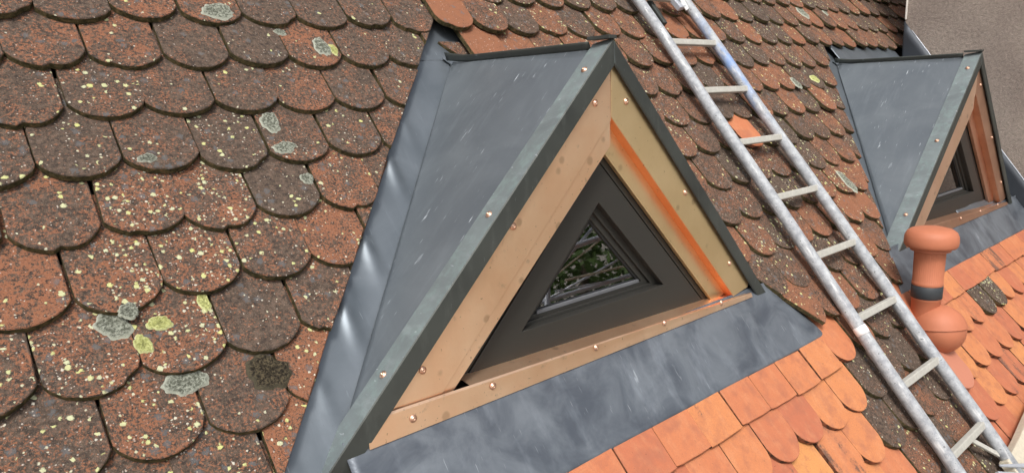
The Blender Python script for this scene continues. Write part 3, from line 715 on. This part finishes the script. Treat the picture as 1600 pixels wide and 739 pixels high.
# ------------------------------------------------------------------ vent pipe
vb = RP(3.075, 1.735, 0.02)
vent = thing('vent_pipe', 'terracotta coloured vent pipe with mushroom cap and black band beside the ladder', 'vent', vb)
lathe('pipe', [(0.060, 0.02), (0.060, 0.105), (0.0625, 0.108), (0.0625, 0.118)], 'vent', vent)
lathe('band', [(0.0632, 0.118), (0.0650, 0.120), (0.0650, 0.176), (0.0627, 0.178)], 'band', vent)
lathe('ribbed_pipe', [(0.0632, 0.178), (0.0645, 0.181), (0.0645, 0.193), (0.0620, 0.197), (0.0635, 0.34), (0.0665, 0.349)], 'vent', vent, 144, lambda r, z, a: r * (1 + (0.018 * sin(a * 44) if 0.195 < z < 0.345 else 0)))
lathe('cap', [(0.055, 0.335), (0.083, 0.342), (0.082, 0.354), (0.094, 0.357), (0.103, 0.359), (0.1085, 0.368), (0.1105, 0.386), (0.109, 0.408), (0.101, 0.427), (0.086, 0.439), (0.06, 0.446), (0.03, 0.4485), (0.004, 0.449)], 'vent', vent, 56, lambda r, z, a: r * (1 + 0.006 * sin(3 * a)))
# ball joint and its hood, lying towards the slope
def ball():
    V = []; F = []; nu, nv = 40, 22; ctr = RP(3.085, 1.795, 0.05) - vb
    for j in range(nv + 1):
        ph = pi * j / nv
        for i in range(nu):
            a = 2 * pi * i / nu; rr = 0.111
            V.append(ctr + Vector((rr * sin(ph) * cos(a), rr * 1.0 * sin(ph) * sin(a), rr * cos(ph))))
    for j in range(nv):
        for i in range(nu): F.append([j * nu + i, (j + 1) * nu + i, (j + 1) * nu + (i + 1) % nu, j * nu + (i + 1) % nu])
    return link('ball_joint', fixnormals(mesh('ball_joint', V, F, 'vent', smooth=True)), vent), ctr
bj, bc = ball()
def hood():
    V = []; F = []; nu, nv, R = 44, 14, 0.1155; d = Vector((0.10, 0.16, 0.98)).normalized(); x = d.orthogonal().normalized(); y = d.cross(x)
    for j in range(nv + 1):
        ph = 0.02 + (radians(86) - 0.02) * j / nv; rr = R * (1.012 if j == nv else 1)
        V += [bc + d * rr * cos(ph) + (x * cos(2 * pi * i / nu) + y * sin(2 * pi * i / nu)) * rr * sin(ph) for i in range(nu)]
    for j in range(nv):
        F += [[j * nu + i, (j + 1) * nu + i, (j + 1) * nu + (i + 1) % nu, j * nu + (i + 1) % nu] for i in range(nu)]
    o = link('hood', fixnormals(mesh('hood', V, F, 'vent', smooth=True)), vent); md = o.modifiers.new('thickness', 'SOLIDIFY'); md.thickness = 0.005; md.offset = -1
    e = o.modifiers.new('split', 'EDGE_SPLIT'); e.split_angle = radians(40)
hood()
P = [(x * 1.12, y) for x, y in outline(0.07, 0.0, random.Random(3))]
P = [(x, y if y < 0.2 else 0.42) for x, y in P]; Vt, Ft, mi = tile_geo(P)
link('base_plate', mesh('base_plate', Vt, Ft, 'plate'), vent, Matrix.Translation(RP(3.045, 2.075, 0.022) - vb) @ RROT @ Matrix.Rotation(-0.09, 4, 'X'))

# ------------------------------------------------------------------ scaffold board corner and the scaffold seen in the window glass
sb = thing('scaffold_board', 'cream board with grey metal edge and green end at the foot of the ladder', 'board', RP(2.95, 2.43, 0.06), (TH, 0, 0))
def sl(u, v, n): return Vector((u - 2.95, 2.43 - v, n - 0.06))
def slab(nm, pts, th, m):
    n = len(pts); V = [sl(u, v, nn) for u, v, nn in pts] + [sl(u, v, nn - th) for u, v, nn in pts]
    F = [list(range(n)), list(range(2 * n - 1, n - 1, -1))] + [[i, i + n, (i + 1) % n + n, (i + 1) % n] for i in range(n)]
    return bevel(link(nm, fixnormals(mesh(nm, V, F, m)), sb), 0.004)
slab('board', [(2.80, 2.345, 0.09), (3.02, 2.325, 0.09), (3.6, 2.25, 0.09), (3.6, 2.9, 0.09), (2.9, 2.9, 0.09)], 0.04, 'board')
slab('metal_edge', [(2.70, 2.325, 0.105), (2.705, 2.337, 0.105), (3.1, 2.50, 0.105), (3.12, 2.475, 0.105)], 0.012, 'galv')
slab('metal_edge', [(2.665, 2.338, 0.10), (2.665, 2.352, 0.10), (3.0, 2.54, 0.10), (3.05, 2.505, 0.10)], 0.02, 'galv')
slab('end_cap', [(2.645, 2.345, 0.088), (2.64, 2.40, 0.088), (2.72, 2.46, 0.088), (2.74, 2.39, 0.088)], 0.03, 'green')

sf = thing('scaffold', 'grey tube scaffold mirrored in the window pane of the dormer beside the ladder', 'scaffold', (3.4, -2.9, Z0 - 2.2))
so = Vector((3.4, -2.9, Z0 - 2.2))
def stube(a, b, r=0.024, m='galv', nm='tube'): return tube(nm, [Vector(a) - so, Vector(b) - so], r, m, sf, 12)
ZS = Z0
stube((1.7, -2.55, ZS - 1.36), (5.2, -2.75, ZS - 1.20), 0.022)
stube((1.7, -2.9, ZS - 1.75), (5.6, -2.6, ZS - 1.62), 0.018)
stube((2.2, -2.9, ZS - 0.95), (4.8, -2.9, ZS - 1.00), 0.018)
stube((2.85, -2.7, 0.0), (2.85, -2.7, ZS - 0.9), 0.024); stube((4.9, -2.7, 0.0), (4.9, -2.7, ZS - 0.9), 0.024)
stube((2.6, -2.8, ZS - 1.6), (4.4, -2.8, ZS - 0.7), 0.014)
rs = random.Random(21)                                # a tangle of loose laths and cut branches on the scaffold
for i in range(6):
    zc = rs.uniform(-1.60, -1.15); xa, xb = rs.uniform(2.3, 2.9), rs.uniform(3.7, 4.7)
    stube((xa, rs.uniform(-3.0, -2.5), ZS + zc + rs.uniform(-.34, .34)), (xb, rs.uniform(-3.0, -2.5), ZS + zc + rs.uniform(-.34, .34)), rs.uniform(0.005, 0.013), rs.choice(('board', 'board', 'galv')), 'lath')
stube((3.15, -2.9, ZS - 0.968), (3.32, -2.9, ZS - 0.972), 0.022, 'pink', 'tape')
for i in range(4):
    box('plank', 4.0 - so.x, -2.65 - 0.24 * i - so.y, ZS - 2.15 - so.z, 3.4, 0.225, 0.04, 'board' if i == 1 else 'bark', sf, None, 0.004)
def tree(loc, h, r, seed, label):
    t = thing('tree', label, 'tree', loc, group='garden trees below the roof'); rr = random.Random(seed)
    tube('trunk', [(0, 0, 0), (0.1, 0.05, h * 0.4), (0.0, 0.1, h * 0.75)], [0.16, 0.12, 0.06], 'bark', t, 10)
    V = []; F = []
    for cl in range(60):
        while True:
            p = Vector((rr.uniform(-1, 1), rr.uniform(-1, 1), rr.uniform(-1, 1)))
            if p.length < 1: break
        cc_ = Vector((p.x * r, p.y * r, h * 0.66 + p.z * h * 0.36))
        for k in range(45):
            q = cc_ + Vector((rr.gauss(0, .28), rr.gauss(0, .28), rr.gauss(0, .22))); a = Vector((rr.uniform(-1, 1), rr.uniform(-1, 1), rr.uniform(-.6, .6))).normalized() * rr.uniform(.07, .13); b = a.cross(Vector((rr.uniform(-1, 1), rr.uniform(-1, 1), rr.uniform(-1, 1)))).normalized() * 0.05
            i = len(V); V += [q - a, q + b, q + a, q - b]; F.append([i, i + 1, i + 2, i + 3])
    link('crown', mesh('crown', V, F, 'leaf'), t)
tree((8.2, -7.5, 0), 5.2, 1.9, 1, 'bushy green garden tree mirrored in the dormer window pane')
tree((12.0, -9.0, 0), 5.6, 2.2, 2, 'taller green garden tree farthest from the roof')
tree((9.5, -11.5, 0), 5.0, 2.0, 3, 'rounder green garden tree farthest out from the eaves')
print('tiles', len(recs), 'objects', len(tile_objs), 'new', len(newt))
